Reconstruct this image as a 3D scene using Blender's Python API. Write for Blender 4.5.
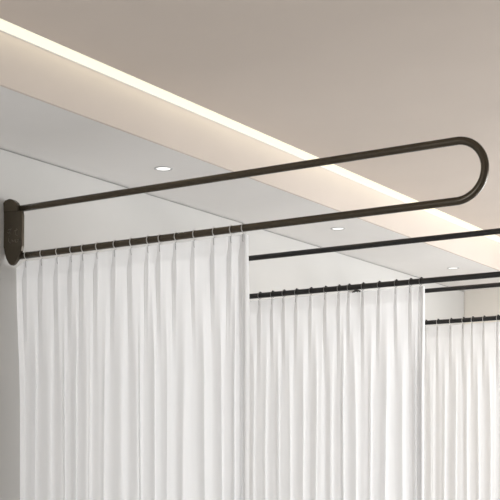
import bpy, bmesh, math, random
from mathutils import Vector

# ------------------------------------------------------------------ scene, camera, light
for o in list(bpy.data.objects):
    bpy.data.objects.remove(o)
scn = bpy.context.scene
COL = scn.collection

EYE = 1.25                                   # camera height; the floor is z = 0
F_PX, H_PX, YAW = 1184.13, 459.87, 0.5702
D = 3.4077                                   # camera distance from the rail wall (x = 0)

cam_d = bpy.data.cameras.new('camera')
cam_d.sensor_width = 36
cam_d.lens = F_PX / 500 * 36
cam_d.shift_y = (H_PX - 250) / 500
cam = bpy.data.objects.new('camera', cam_d)
COL.objects.link(cam)
cam.location = (D, 0, EYE)
cam.rotation_euler = (math.pi / 2, 0, YAW)
scn.camera = cam

scn.view_settings.view_transform = 'Standard'
scn.view_settings.look = 'None'
scn.view_settings.gamma = 1
scn.view_settings.use_curve_mapping = False
scn.view_settings.exposure = 0.0

world = bpy.data.worlds.new('world')
scn.world = world
world.use_nodes = True
bg = world.node_tree.nodes['Background']
bg.inputs[0].default_value = (0.9, 0.95, 1.0, 1)
bg.inputs[1].default_value = 0.5


def area(name, loc, rot, sx, sy, power, color=(1, 1, 1)):
    l = bpy.data.lights.new(name, 'AREA')
    l.shape = 'RECTANGLE'
    l.size, l.size_y = sx, sy
    l.energy = power
    l.color = color
    o = bpy.data.objects.new(name, l)
    COL.objects.link(o)
    o.location = loc
    o.rotation_euler = rot
    return o


R90 = math.pi / 2
# daylight at unseen windows (near and back ones added for their light), strength of the light strip and downlights
PW = dict(right=104, near=0.1, far=124, back=47, led=1.1, down=0.3)
DAY = (0.93, 0.968, 1.0)
area('window_daylight_right', (5.97, 7.05, 1.45), (0, R90, 0), 1.4, 2.0, PW['right'], DAY)
area('window_daylight_near', (5.97, 1.6, 1.45), (0, R90, 0), 1.4, 3.1, PW['near'], DAY)  # extra light position, added at an unseen opening
area('window_daylight_far', (3.3, 8.24, 1.45), (-R90, 0, 0), 2.5, 1.4, PW['far'], DAY)
area('window_daylight_back', (1.2, -1.47, 1.45), (R90, 0, 0), 1.5, 1.4, PW['back'], DAY)  # added fill from behind the camera, grazes the rail wall


# ------------------------------------------------------------------ materials
def new_mat(name):
    m = bpy.data.materials.new(name)
    m.use_nodes = True
    return m, m.node_tree, m.node_tree.nodes['Principled BSDF']


def paint(name, col, rough=0.8, var=0.03, scale=3.0, bump=0.02):
    m, nt, b = new_mat(name)
    tc = nt.nodes.new('ShaderNodeTexCoord')
    n = nt.nodes.new('ShaderNodeTexNoise')
    n.inputs['Scale'].default_value = scale
    n.inputs['Detail'].default_value = 3
    nt.links.new(tc.outputs['Object'], n.inputs['Vector'])
    r = nt.nodes.new('ShaderNodeMix')
    r.data_type = 'RGBA'
    r.inputs[6].default_value = (*[c * (1 - var) for c in col], 1)
    r.inputs[7].default_value = (*[min(1, c * (1 + var)) for c in col], 1)
    nt.links.new(n.outputs['Fac'], r.inputs[0])
    nt.links.new(r.outputs[2], b.inputs['Base Color'])
    b.inputs['Roughness'].default_value = rough
    n2 = nt.nodes.new('ShaderNodeTexNoise')
    n2.inputs['Scale'].default_value = 180
    nt.links.new(tc.outputs['Object'], n2.inputs['Vector'])
    bp = nt.nodes.new('ShaderNodeBump')
    bp.inputs['Strength'].default_value = bump
    bp.inputs['Distance'].default_value = 0.001
    nt.links.new(n2.outputs['Fac'], bp.inputs['Height'])
    nt.links.new(bp.outputs['Normal'], b.inputs['Normal'])
    return m


def metal(name, col, rough, metallic, scale=60, var=0.12):
    m = paint(name, col, rough, var, scale, 0.03)
    m.node_tree.nodes['Principled BSDF'].inputs['Metallic'].default_value = metallic
    return m


def fabric(name, col, transl, sheer):
    m = bpy.data.materials.new(name)
    m.use_nodes = True
    nt = m.node_tree
    nt.nodes.clear()
    out = nt.nodes.new('ShaderNodeOutputMaterial')
    d = nt.nodes.new('ShaderNodeBsdfDiffuse')
    t = nt.nodes.new('ShaderNodeBsdfTranslucent')
    tr = nt.nodes.new('ShaderNodeBsdfTransparent')
    mx, mx2 = nt.nodes.new('ShaderNodeMixShader'), nt.nodes.new('ShaderNodeMixShader')
    tc = nt.nodes.new('ShaderNodeTexCoord')
    mp = nt.nodes.new('ShaderNodeMapping')
    mp.inputs['Scale'].default_value = (220, 220, 6)
    n = nt.nodes.new('ShaderNodeTexNoise')
    n.inputs['Scale'].default_value = 1.0
    n.inputs['Detail'].default_value = 2
    nt.links.new(tc.outputs['Object'], mp.inputs[0])
    nt.links.new(mp.outputs[0], n.inputs['Vector'])
    r = nt.nodes.new('ShaderNodeMix')
    r.data_type = 'RGBA'
    r.inputs[6].default_value = (*[c * 0.96 for c in col], 1)
    r.inputs[7].default_value = (*col, 1)
    nt.links.new(n.outputs['Fac'], r.inputs[0])
    nt.links.new(r.outputs[2], d.inputs[0])
    nt.links.new(r.outputs[2], t.inputs[0])
    mx.inputs[0].default_value = transl
    nt.links.new(d.outputs[0], mx.inputs[1])
    nt.links.new(t.outputs[0], mx.inputs[2])
    mx2.inputs[0].default_value = sheer
    nt.links.new(mx.outputs[0], mx2.inputs[1])
    nt.links.new(tr.outputs[0], mx2.inputs[2])
    nt.links.new(mx2.outputs[0], out.inputs[0])
    return m


def emit(name, col, strength, base=0.8):
    m, nt, b = new_mat(name)
    b.inputs['Base Color'].default_value = (base, base, base, 1)
    b.inputs['Emission Color'].default_value = (*col, 1)
    b.inputs['Emission Strength'].default_value = strength
    return m


M = {
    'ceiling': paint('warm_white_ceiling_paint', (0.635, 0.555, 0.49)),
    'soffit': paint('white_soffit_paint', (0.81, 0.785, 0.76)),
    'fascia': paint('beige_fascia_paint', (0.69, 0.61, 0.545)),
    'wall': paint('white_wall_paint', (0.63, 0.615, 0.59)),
    'beige': paint('beige_wall_paint', (0.96, 0.91, 0.835)),
    'floor': paint('pale_vinyl_floor', (0.58, 0.565, 0.55), 0.5, 0.06, 1.5),
    'gap': paint('grey_shadow_gap_trim', (0.35, 0.34, 0.33)),
    'bronze': metal('dark_bronze_metal', (0.075, 0.059, 0.039), 0.26, 0.4),
    'bronze_raised': metal('dark_bronze_relief', (0.15, 0.128, 0.10), 0.5, 0.2),
    'black': metal('black_coated_metal', (0.020, 0.0195, 0.019), 0.35, 0.2),
    'ring': paint('pale_ring_plastic', (0.62, 0.60, 0.57), 0.4),
    'ring_grey': paint('grey_ring_plastic', (0.22, 0.215, 0.21), 0.4),
    'hook': metal('steel_hook_wire', (0.33, 0.325, 0.32), 0.4, 0.6),
    'clip': paint('black_clip_plastic', (0.012, 0.012, 0.012), 0.4),
    'voile': fabric('white_voile', (0.965, 0.965, 0.97), 0.52, 0.04),
    'voile_double': fabric('white_voile_doubled', (0.95, 0.945, 0.94), 0.52, 0.45),
    'hem': fabric('white_folded_hem', (0.97, 0.97, 0.97), 0.15, 0.0),
    'lamp_rim': paint('pale_grey_lamp_rim', (0.55, 0.54, 0.53), 0.5),
    'downlight': emit('downlight_glow', (1, 0.98, 0.95), 1.25, 0.1),
    'led': emit('led_glow', (1.0, 0.93, 0.68), PW['led'], 0.15),
    'frame': paint('white_window_frame', (0.82, 0.82, 0.82), 0.4),
}
gm, gnt, gb = new_mat('window_glass')
gb.inputs['Transmission Weight'].default_value = 1.0
gb.inputs['Roughness'].default_value = 0.0
M['glass'] = gm


# ------------------------------------------------------------------ mesh helpers
def link(name, bm, mat, parent=None, smooth=False, loc=None):
    me = bpy.data.meshes.new(name)
    bmesh.ops.recalc_face_normals(bm, faces=bm.faces)
    bm.to_mesh(me)
    bm.free()
    o = bpy.data.objects.new(name, me)
    COL.objects.link(o)
    me.materials.append(mat)
    if smooth:
        for p in me.polygons:
            p.use_smooth = True
    if parent:
        o.parent = parent
    if loc is not None:
        o.location = loc
    return o


def box(bm, x0, x1, y0, y1, z0, z1):
    v = [bm.verts.new((x, y, z)) for z in (z0, z1) for y in (y0, y1) for x in (x0, x1)]
    for f in ((0, 1, 3, 2), (4, 5, 7, 6), (0, 1, 5, 4), (2, 3, 7, 6), (0, 2, 6, 4), (1, 3, 7, 5)):
        bm.faces.new([v[i] for i in f])


def boxes(*bs):
    bm = bmesh.new()
    for b in bs:
        box(bm, *b)
    return bm


def tube(bm, pts, r, n=16, closed=False):
    """sweep a circle of radius r along pts (parallel transport)"""
    pts = [Vector(p) for p in pts]
    N = len(pts)
    tan = []
    for i in range(N):
        a = pts[(i - 1) % N] if closed or i > 0 else pts[i]
        b = pts[(i + 1) % N] if closed or i < N - 1 else pts[i]
        tan.append((b - a).normalized())
    up = Vector((0, 1, 0)) if abs(tan[0].y) < 0.9 else Vector((1, 0, 0))
    nrm = (up - tan[0] * up.dot(tan[0])).normalized()
    rings = []
    for i in range(N):
        nrm = (nrm - tan[i] * nrm.dot(tan[i])).normalized()
        bn = tan[i].cross(nrm)
        rings.append([bm.verts.new(pts[i] + (nrm * math.cos(2 * math.pi * k / n) + bn * math.sin(2 * math.pi * k / n)) * r)
                      for k in range(n)])
    for i in range(N if closed else N - 1):
        a, b = rings[i], rings[(i + 1) % N]
        for k in range(n):
            bm.faces.new((a[k], a[(k + 1) % n], b[(k + 1) % n], b[k]))
    if not closed:
        bm.faces.new(rings[0])
        bm.faces.new(rings[-1])


def prism_xz(outline, y0, y1, bevel=0.003):
    bm = bmesh.new()
    a = [bm.verts.new((x, y0, z)) for x, z in outline]
    b = [bm.verts.new((x, y1, z)) for x, z in outline]
    fa, fb = bm.faces.new(a), bm.faces.new(b)
    n = len(a)
    for i in range(n):
        bm.faces.new((a[i], a[(i + 1) % n], b[(i + 1) % n], b[i]))
    if bevel:
        ed = list({e for f in (fa, fb) for e in f.edges})
        bmesh.ops.bevel(bm, geom=ed, offset=bevel, segments=3, affect='EDGES', profile=0.5)
    return bm


def lathe(bm, prof, n=40):
    rings = []
    for r, z in prof:
        if r < 1e-6:
            rings.append([bm.verts.new((0, 0, z))])
        else:
            rings.append([bm.verts.new((r * math.cos(2 * math.pi * k / n), r * math.sin(2 * math.pi * k / n), z)) for k in range(n)])
    for a, b in zip(rings, rings[1:]):
        for k in range(n):
            k2 = (k + 1) % n
            if len(a) == 1 and len(b) == 1:
                continue
            if len(a) == 1:
                bm.faces.new((a[0], b[k], b[k2]))
            elif len(b) == 1:
                bm.faces.new((a[k], a[k2], b[0]))
            else:
                bm.faces.new((a[k], a[k2], b[k2], b[k]))


def tag(o, label, cat, group=None):
    o['label'] = label
    o['category'] = cat
    if group:
        o['group'] = group
    return o


def empty(name, loc):
    o = bpy.data.objects.new(name, None)
    o.empty_display_size = 0.05
    COL.objects.link(o)
    o.location = loc
    return o


def struct(name, bm, mat, label=None, cat=None):
    o = link(name, bm, mat)
    o['kind'] = 'structure'
    if label:
        o['label'] = label
        o['category'] = cat
    return o


# ------------------------------------------------------------------ the room
SOF = EYE + 1.253            # underside of the dropped soffit
CEI = EYE + 1.4323           # main ceiling
SW, LED_W = 0.5729, 0.0825   # soffit depth, width of the light strip
YF, YB, XR = 8.2646, -1.5, 6.0
T = 0.15

struct('floor', boxes((-T, XR + T, YB - T, YF + T, -0.12, 0)), M['floor'], 'pale vinyl floor of the room', 'floor')
struct('ceiling', boxes((SW + LED_W, XR + T, YB - T, YF + T, CEI, CEI + 0.15),
                        (-T, SW + LED_W, YB - T, YF + T, CEI + 0.03, CEI + 0.15)),
       M['ceiling'], 'warm white main ceiling above the glowing light strip', 'ceiling')
# wall carrying the rails; it stops just short of the soffit and the far wall (shadow gap)
GAP = 0.006
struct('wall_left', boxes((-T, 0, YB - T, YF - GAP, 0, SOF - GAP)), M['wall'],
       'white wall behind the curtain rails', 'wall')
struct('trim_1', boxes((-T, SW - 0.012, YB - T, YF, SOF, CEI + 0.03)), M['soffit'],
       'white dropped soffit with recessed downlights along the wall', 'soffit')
struct('trim_3', boxes((SW - 0.012, SW, YB - T, YF, SOF, CEI + 0.03)), M['fascia'],
       'beige upright fascia board between the soffit and the light strip', 'fascia')
struct('trim_2', boxes((-T, -0.008, YB - T, YF, SOF - GAP, SOF), (-T, -0.008, YF - GAP, YF, 0, SOF)), M['gap'],
       'thin grey shadow gap along the top of the left wall', 'trim')
# far wall, window opening out of frame on the right
wy0, wy1, wz0, wz1 = 2.0, 4.6, 0.7, 2.2
struct('wall_far', boxes((-T, wy0, YF, YF + T, 0, CEI), (wy1, XR + T, YF, YF + T, 0, CEI),
                         (wy0, wy1, YF, YF + T, 0, wz0), (wy0, wy1, YF, YF + T, wz1, CEI)), M['beige'],
       'beige far end wall', 'wall')
ry0, ry1 = 6.0, 8.1
ny0, ny1 = 0.0, 3.2
struct('wall_right', boxes((XR, XR + T, YB, ny0, 0, CEI), (XR, XR + T, ny1, ry0, 0, CEI), (XR, XR + T, ry1, YF, 0, CEI),
                           (XR, XR + T, ny0, ny1, 0, wz0), (XR, XR + T, ny0, ny1, wz1, CEI),
                           (XR, XR + T, ry0, ry1, 0, wz0), (XR, XR + T, ry0, ry1, wz1, CEI)), M['wall'],
       'white wall with two wide windows opposite the rails', 'wall')
bx0, bx1 = 0.4, 2.0
struct('wall_back', boxes((-T, bx0, YB - T, YB, 0, CEI), (bx1, XR + T, YB - T, YB, 0, CEI),
                          (bx0, bx1, YB - T, YB, 0, wz0), (bx0, bx1, YB - T, YB, wz1, CEI)), M['wall'],
       'white wall with a window behind the camera', 'wall')


def window(idx, axis, a0, a1, p0, p1):
    w = 0.06
    bars = [(a0, a0 + w, wz0, wz1), (a1 - w, a1, wz0, wz1), ((a0 + a1) / 2 - w / 2, (a0 + a1) / 2 + w / 2, wz0, wz1),
            (a0, a1, wz0, wz0 + w), (a0, a1, wz1 - w, wz1)]
    bm = bmesh.new()
    for u0, u1, z0, z1 in bars:
        if axis == 'x':
            box(bm, u0, u1, p0, p1, z0, z1)
        else:
            box(bm, p0, p1, u0, u1, z0, z1)
    fr = struct('window_%d' % idx, bm, M['frame'], 'white framed window out of sight', 'window')
    g = bmesh.new()
    pm = (p0 + p1) / 2
    if axis == 'x':
        box(g, a0 + w, a1 - w, pm - 0.004, pm + 0.004, wz0 + w, wz1 - w)
    else:
        box(g, pm - 0.004, pm + 0.004, a0 + w, a1 - w, wz0 + w, wz1 - w)
    link('glass_pane', g, M['glass'], fr)


window(1, 'x', wy0, wy1, YF + 0.05, YF + 0.11)
window(2, 'y', ry0, ry1, XR + 0.05, XR + 0.11)
window(4, 'y', ny0, ny1, XR + 0.05, XR + 0.11)  # unseen window added around the near light
window(3, 'x', bx0, bx1, YB - 0.11, YB - 0.05)  # unseen window added to hold the fill behind the camera

# ------------------------------------------------------------------ linear light strip between soffit and ceiling
ls = empty('strip_light', (SW + LED_W / 2, (YF + YB) / 2, CEI))
tag(ls, 'long warm glowing light strip recessed between the ceiling and the soffit', 'strip light')
hw, hl = LED_W / 2 - 0.001, (YF - YB) / 2 - 0.01
link('housing', boxes((-hw, -hw + 0.003, -hl, hl, 0.0, 0.026), (hw - 0.003, hw, -hl, hl, 0.0, 0.026),
                      (-hw, hw, -hl, hl, 0.026, 0.029)), M['frame'], ls)
link('diffuser', boxes((-hw + 0.0035, hw - 0.0035, -hl + 0.004, hl - 0.004, 0.003, 0.008)), M['led'], ls)

# ------------------------------------------------------------------ downlights in the soffit
DL = [(0.3458, 4.0856, 'recessed round downlight above the front rail, nearest of the soffit row'),
      (0.3473, 5.6553, 'recessed round downlight in the soffit between the front and middle rails'),
      (0.3500, 7.2266, 'recessed round downlight at the far end of the soffit, just above the middle rail')]
dl0 = None
for i, (x, y, lab) in enumerate(DL):
    if dl0 is None:
        o = empty('downlight', (x, y, SOF))
        bm = bmesh.new()
        lathe(bm, [(0.0305, 0.0), (0.0315, -0.0025), (0.0395, -0.0025), (0.041, -0.001), (0.041, 0.0)])
        link('trim_ring', bm, M['lamp_rim'], o, True)
        bm = bmesh.new()
        lathe(bm, [(0.0, -0.002), (0.022, -0.0021), (0.030, -0.001), (0.030, 0.0)])
        link('lens', bm, M['downlight'], o, True)
        dl0 = o
    else:
        o = dl0.copy()
        COL.objects.link(o)
        o.location = (x, y, SOF)
        for ch in dl0.children:
            c = ch.copy()
            COL.objects.link(c)
            c.parent = o
    tag(o, lab, 'downlight', 'downlights in the soffit')
    lt = area('downlight_beam', (x, y, SOF - 0.006), (0, 0, 0), 0.05, 0.05, PW['down'], (1, 0.97, 0.93))

# ------------------------------------------------------------------ swing arm rails
ZL, ZU, RT = 0.8156, 1.0056, 0.0131     # rod heights above eye level, tube radius
RAILS = [3.4948, 4.9734, 6.4953]
X_TIP = 2.035

BODY = [(0.001, 1.0028), (0.001, 0.8577), (0.005, 0.8328), (0.0145, 0.8075), (0.0270, 0.7888), (0.035, 0.782), (0.0424, 0.7793),
        (0.050, 0.7804), (0.0584, 0.7844), (0.0743, 0.8011), (0.0930, 0.8255), (0.0990, 0.8508), (0.1005, 0.974), (0.0975, 0.9923)]
CAP = [(0.001, 1.0342), (0.0128, 1.041), (0.024, 1.0455), (0.0352, 1.0466), (0.048, 1.043), (0.0594, 1.0365), (0.0690, 1.0285),
       (0.0752, 1.0180), (0.0792, 1.0039), (0.0795, 0.9901), (0.003, 0.9955)]


def make_rail(loc, tube_mat, mark_mat):
    r = empty('curtain_rail', loc)
    bm = bmesh.new()
    rr = (ZU - ZL) / 2
    cz, cx = (ZU + ZL) / 2, X_TIP - rr
    pts = [(0.05 + (cx - 0.05) * k / 12, 0, ZU) for k in range(13)]
    pts += [(cx + rr * math.sin(a), 0, cz + rr * math.cos(a)) for a in [math.pi * k / 36 for k in range(1, 36)]]
    pts += [(cx - (cx - 0.05) * k / 12, 0, ZL) for k in range(13)]
    tube(bm, pts, RT, 24)
    link('hairpin_tube', bm, tube_mat, r, True)
    b = link('wall_bracket', prism_xz(BODY, -0.0190, -0.0030, 0.0025), tube_mat, r)
    link('pivot_cap', prism_xz(CAP, -0.0235, 0.0020, 0.005), tube_mat, b)
    # shallow raised lettering on the bracket face (illegible in the photograph)
    mk = bmesh.new()
    y0, y1 = -0.0208, -0.0185

    def stroke(xa, za, xb, zb, w=0.0026):
        dx, dz = xb - xa, zb - za
        L = math.hypot(dx, dz)
        nx, nz = -dz / L * w / 2, dx / L * w / 2
        q = [(xa + nx, za + nz), (xb + nx, zb + nz), (xb - nx, zb - nz), (xa - nx, za - nz)]
        a = [mk.verts.new((x, y0, z)) for x, z in q]
        c = [mk.verts.new((x, y1, z)) for x, z in q]
        mk.faces.new(a)
        mk.faces.new(c)
        for i in range(4):
            mk.faces.new((a[i], a[(i + 1) % 4], c[(i + 1) % 4], c[i]))
    stroke(0.026, 0.922, 0.046, 0.925)
    stroke(0.044, 0.925, 0.030, 0.905)
    stroke(0.024, 0.912, 0.040, 0.909)
    stroke(0.041, 0.909, 0.036, 0.894)
    stroke(0.061, 0.915, 0.079, 0.918)
    stroke(0.072, 0.924, 0.068, 0.900)
    stroke(0.068, 0.900, 0.078, 0.894)
    stroke(0.032, 0.890, 0.030, 0.876)
    stroke(0.030, 0.876, 0.040, 0.868)
    stroke(0.048, 0.880, 0.056, 0.872)
    stroke(0.062, 0.878, 0.070, 0.878)
    stroke(0.064, 0.872, 0.072, 0.868)
    stroke(0.077, 0.880, 0.085, 0.872)
    stroke(0.085, 0.880, 0.077, 0.868)
    link('raised_lettering', mk, mark_mat, b)
    return r


LABR = ['dark bronze hairpin swing-arm rail with a full round end, nearest of three',
        'black hairpin swing-arm rail between the other two, holding the middle curtain',
        'short visible stretch of black swing-arm rail farthest back by the beige wall']
for i, y in enumerate(RAILS):
    mt = M['bronze'] if i == 0 else M['black']
    r = make_rail((0, y, EYE), mt, M['bronze_raised'] if i == 0 else M['black'])
    tag(r, LABR[i], 'curtain rail', 'swing-arm curtain rails')


# ------------------------------------------------------------------ curtains
def smooth(a, b, x):
    t = max(0.0, min(1.0, (x - a) / (b - a)))
    return t * t * (3 - 2 * t)


HEAD = 0.066
ZTOP = ZL - RT - 0.008


class Cloth:
    def __init__(self, rings, xa, xb, seed, droop=None, drift_l=0.0):
        rnd = random.Random(seed)
        self.k = [xa] + list(rings) + [xb]
        n = len(self.k)
        self.xa, self.xb = xa, xb
        self.A = [rnd.uniform(0.012, 0.024) for _ in range(n + 1)]
        self.B = [rnd.uniform(-0.0045, 0.0045) for _ in range(n + 1)]
        self.S = [rnd.uniform(-0.010, 0.010) for _ in range(n + 1)]
        self.C = [rnd.uniform(0.3, 1.0) for _ in range(n + 1)]
        self.ph = [rnd.uniform(0, 6.28) for _ in range(4)]
        self.droop = droop
        self.drift_l = drift_l

    def lerp(self, arr, i, f):
        f = f * f * (3 - 2 * f)
        return arr[i] * (1 - f) + arr[i + 1] * f

    def point(self, x, z, off=0.0):
        """x along the rail, z drop below the top edge -> (x, y, z) about the rail axis"""
        k = self.k
        i = 0
        while i < len(k) - 2 and x > k[i + 1]:
            i += 1
        w = k[i + 1] - k[i]
        f = (x - k[i]) / w
        end_l, end_r = i == 0, i == len(k) - 2
        d = f if f < 0.5 else f - 1            # signed distance to the nearest ring in pitches
        dist = d * w
        if (end_l and f < 0.5) or (end_r and f >= 0.5):
            dist = 1.0                          # no pinch at the free edges
        # pinched heading: three narrow fingers squeezed to the front
        pinch = (math.exp(-(dist / 0.0018) ** 2) + 0.7 * math.exp(-((dist - 0.0042) / 0.0016) ** 2)
                 + 0.7 * math.exp(-((dist + 0.0042) / 0.0016) ** 2) - 0.35 * math.exp(-((abs(dist) - 0.0095) / 0.004) ** 2))
        sq = 0.5 + 0.5 * smooth(0, HEAD, z)
        yh = -0.0085 * pinch * sq - 0.0035 * math.sin(math.pi * f) * math.sin(self.ph[0] + i * 2.1)
        # open folds below
        g = smooth(HEAD * 0.75, 0.55, z)
        wob = 0.10 * math.sin(1.7 * z + i * 1.3 + self.ph[1]) * smooth(0.1, 0.9, z)
        fp = f + wob * math.sin(math.pi * f)
        A, B = self.lerp(self.A, i, f), self.lerp(self.B, i, f)
        c = math.cos(2 * math.pi * fp)
        yl = -A * (0.5 + 0.5 * c) + B * math.cos(4 * math.pi * fp + self.ph[2]) + 0.006 * math.sin(2 * math.pi * fp * 1.5 + i * 2.4) * self.C[i] * math.sin(math.pi * f)
        yl += 0.5 * A
        y = yh * (1 - g) + yl * g
        narrow = math.exp(-(dist / (0.0035 + 0.010 * smooth(HEAD, 0.3, z))) ** 2) * (1 - g) ** 1.5
        y -= 0.0075 * narrow * smooth(HEAD * 0.6, HEAD * 1.3, z)
        xx = x + g * (0.010 * math.sin(2 * math.pi * fp) * (0.6 + 0.4 * self.C[i])) + g * self.lerp(self.S, i, f)
        edge = smooth(0, 0.12, z)
        xx += self.drift_l * max(0.0, 1 - (x - self.xa) / 0.10) * smooth(0, 0.6, z)
        dz = 0.0
        if self.droop and x < k[1]:
            dz = -self.droop * ((k[1] - x) / (k[1] - k[0]))
        dz -= 0.0025 * math.sin(math.pi * f) * (1 - smooth(0, 0.1, z))
        if self.droop and x < k[1]:
            y += 0.045 * (k[1] - x) / (k[1] - k[0])
        return Vector((xx, y - off, ZTOP - z + dz))


def columns(cl):
    xs = []
    k = cl.k
    for i in range(len(k) - 1):
        w = k[i + 1] - k[i]
        n = 30
        for j in range(n):
            t = j / n
            # denser near the rings
            t = t - 0.09 * math.sin(4 * math.pi * t) / 2 * 0 + 0.0
            t = 0.5 - 0.5 * math.cos(math.pi * t) if w > 0.03 else t
            xs.append(k[i] + w * t)
    xs.append(k[-1])
    return xs


ROWS = [0, .008, .016, .026, .036, .046, .056, .066, .074, .084, .096, .11, .13, .155, .185, .22, .26, .3, .35, .41, .48, .56, .65,
        .76, .9, 1.05, 1.2, 1.4, 1.6, 1.8, 1.98]


def return_edge(cl, z, off, ret):
    """the free edge turns back away from the viewer"""
    last = cl.point(cl.k[-1], z, off)
    R = 0.005
    steps = [(R * math.sin(a), R * (1 - math.cos(a))) for a in (0.0, 0.4, 0.8, 1.2, math.pi / 2)]
    rr = ret * (0.75 + 0.25 * smooth(0, 0.3, z)) + 0.003 * math.sin(2.3 * z + 1)
    steps += [(R + 0.001 * math.sin(j), R + rr * j / 5) for j in range(1, 6)]
    return [last + Vector((dx, dy, 0)) for dx, dy in steps]


def skin(rows):
    bm = bmesh.new()
    g = [[bm.verts.new(p) for p in r] for r in rows]
    for a, b in zip(g, g[1:]):
        for i in range(len(a) - 1):
            bm.faces.new((a[i], a[i + 1], b[i + 1], b[i]))
    return bm


def sheet(cl, rows, off):
    xs = columns(cl)
    out = []
    for z in rows:
        r = [cl.point(x, z, off) for x in xs]
        if cl.droop and off == 0:              # added hidden return at the wall-side edge, blocks a light leak
            g = max(0.0, r[0].x - 0.004)
            r = [r[0] + Vector((-g * t, 1.25 * g * t + 0.004 * t, 0)) for t in (1.0, 0.66, 0.33)] + r
        out.append(r)
    return skin(out)


def hem(cl, rows, ret):
    return skin([return_edge(cl, z, 0, ret) for z in rows])


CURT = [
    dict(y=RAILS[0], xa=0.010, xb=1.139, rings=[0.0978, 0.1813, 0.2637, 0.3359, 0.3943, 0.4653, 0.5512, 0.6301, 0.7094, 0.7633, 0.8364,
         0.9189, 1.005, 1.0781, 1.1280], droop=0.014, drift=0.017, ret=0.026,
         label='white pleated curtain hanging from the front bronze rail'),
    dict(y=RAILS[1], xa=0.115, xb=1.150, rings=[0.135, 0.2085, 0.2715, 0.3444, 0.4106, 0.4816, 0.5628, 0.6429, 0.7163, 0.77, 0.8443, 0.9279,
         1.0153, 1.0886, 1.1400], droop=0, drift=0, ret=0.022,
         label='white pleated curtain on the middle black rail, partly behind the front curtain'),
    dict(y=RAILS[2], xa=0.115, xb=1.165, rings=[0.135, 0.215, 0.30, 0.39, 0.4799, 0.5569, 0.6394, 0.717, 0.7741, 0.844, 0.9277, 1.01, 1.085, 1.152],
         droop=0, drift=0, ret=0.02,
         label='white pleated curtain on the farthest rail at the right edge'),
]
for i, c in enumerate(CURT):
    cl = Cloth(c['rings'], c['xa'], c['xb'], 11 + i * 7, c['droop'], c['drift'])
    o = link('curtain', sheet(cl, ROWS, 0), M['voile'], None, True, (0, c['y'], EYE))
    tag(o, c['label'], 'curtain', 'partition curtains')
    link('heading_tape', sheet(cl, ROWS[:8], -0.0012), M['voile_double'], o, True)
    link('side_hem', hem(cl, ROWS, c['ret']), M['hem'], o, True)

# ------------------------------------------------------------------ curtain rings
ORD = ['first', 'second', 'third', 'fourth', 'fifth', 'sixth', 'seventh', 'eighth', 'ninth', 'tenth', 'eleventh', 'twelfth',
       'thirteenth', 'fourteenth', 'fifteenth']


def make_ring(mat, clip):
    r = empty('curtain_ring', (0, 0, 0))
    bm = bmesh.new()
    R, m_ = 0.0163, 0.0017
    tube(bm, [(0, R * math.sin(a), -0.0014 + R * math.cos(a)) for a in [2 * math.pi * k / 32 for k in range(32)]], m_, 8, True)
    link('loop', bm, mat, r, True)
    bm = bmesh.new()
    zb = -0.0014 - R
    pts = [(0, 0.001, zb - 0.001), (0.0, -0.004, zb - 0.003), (0.0, -0.0085, zb - 0.007), (0.0002, -0.0095, zb - 0.014),
           (0.0004, -0.0090, zb - 0.024), (0.0004, -0.0070, zb - 0.032)]
    tube(bm, pts, 0.0010, 6)
    link('hook', bm, M['hook'], r, True)
    if clip:
        link('clip', prism_xz([(0.002, 0.0125), (0.010, 0.0125), (0.010, 0.0165), (0.007, 0.0185), (0.002, 0.0185)], -0.006, 0.006, 0.001),
             M['clip'], r)
    return r


for i, c in enumerate(CURT):
    rail_word = ['front bronze rail', 'middle black rail', 'farthest rail'][i]
    vis = [[(x, k) for k, x in enumerate(c['rings'])],
           [(x, k) for k, x in enumerate([x for x in c['rings'] if x > 0.26])],
           [(x, k) for k, x in enumerate([x for x in c['rings'] if 0.47 < x < 0.95])]][i]
    proto = None
    for x, k in vis:
        if proto is None:
            o = proto = make_ring(M['ring'] if i != 1 else M['ring_grey'], i > 0)
        else:
            o = proto.copy()
            COL.objects.link(o)
            for ch in proto.children:
                d = ch.copy()
                COL.objects.link(d)
                d.parent = o
        o.location = (x + (0.013 if i == 0 else 0.004), c['y'], EYE + ZL)
        colr = 'pale' if i != 1 else 'grey'
        start = ['from the wall bracket', 'to the right of the front curtain', 'to the right of the middle curtain'][i]
        tag(o, '%s curtain ring on the %s, %s %s' % (colr, rail_word, ORD[k], start), 'curtain ring', 'curtain rings on the ' + rail_word)

# small black clip under the middle rail
bm = bmesh.new()
tube(bm, [(-0.0195, -0.004, -0.0125), (-0.011, -0.004, -0.0045), (-0.004, -0.004, -0.0005), (0.004, -0.004, -0.0005), (0.011, -0.004, -0.0042),
          (0.0215, -0.004, -0.0120)], 0.0022, 8)
tube(bm, [(-0.0115, -0.004, -0.0125), (-0.005, -0.0045, -0.0050), (0.003, -0.0045, -0.0050), (0.0095, -0.004, -0.0125)], 0.0018, 8)
tube(bm, [(0, -0.004, 0.0015), (0, -0.004, -0.005)], 0.002, 8)
o = link('curtain_clip', bm, M['clip'], None, True, (0.8205, RAILS[1] - 0.010, EYE + ZL - RT - 0.0022))
tag(o, 'tiny black claw clip hanging under the middle black rail', 'clip')
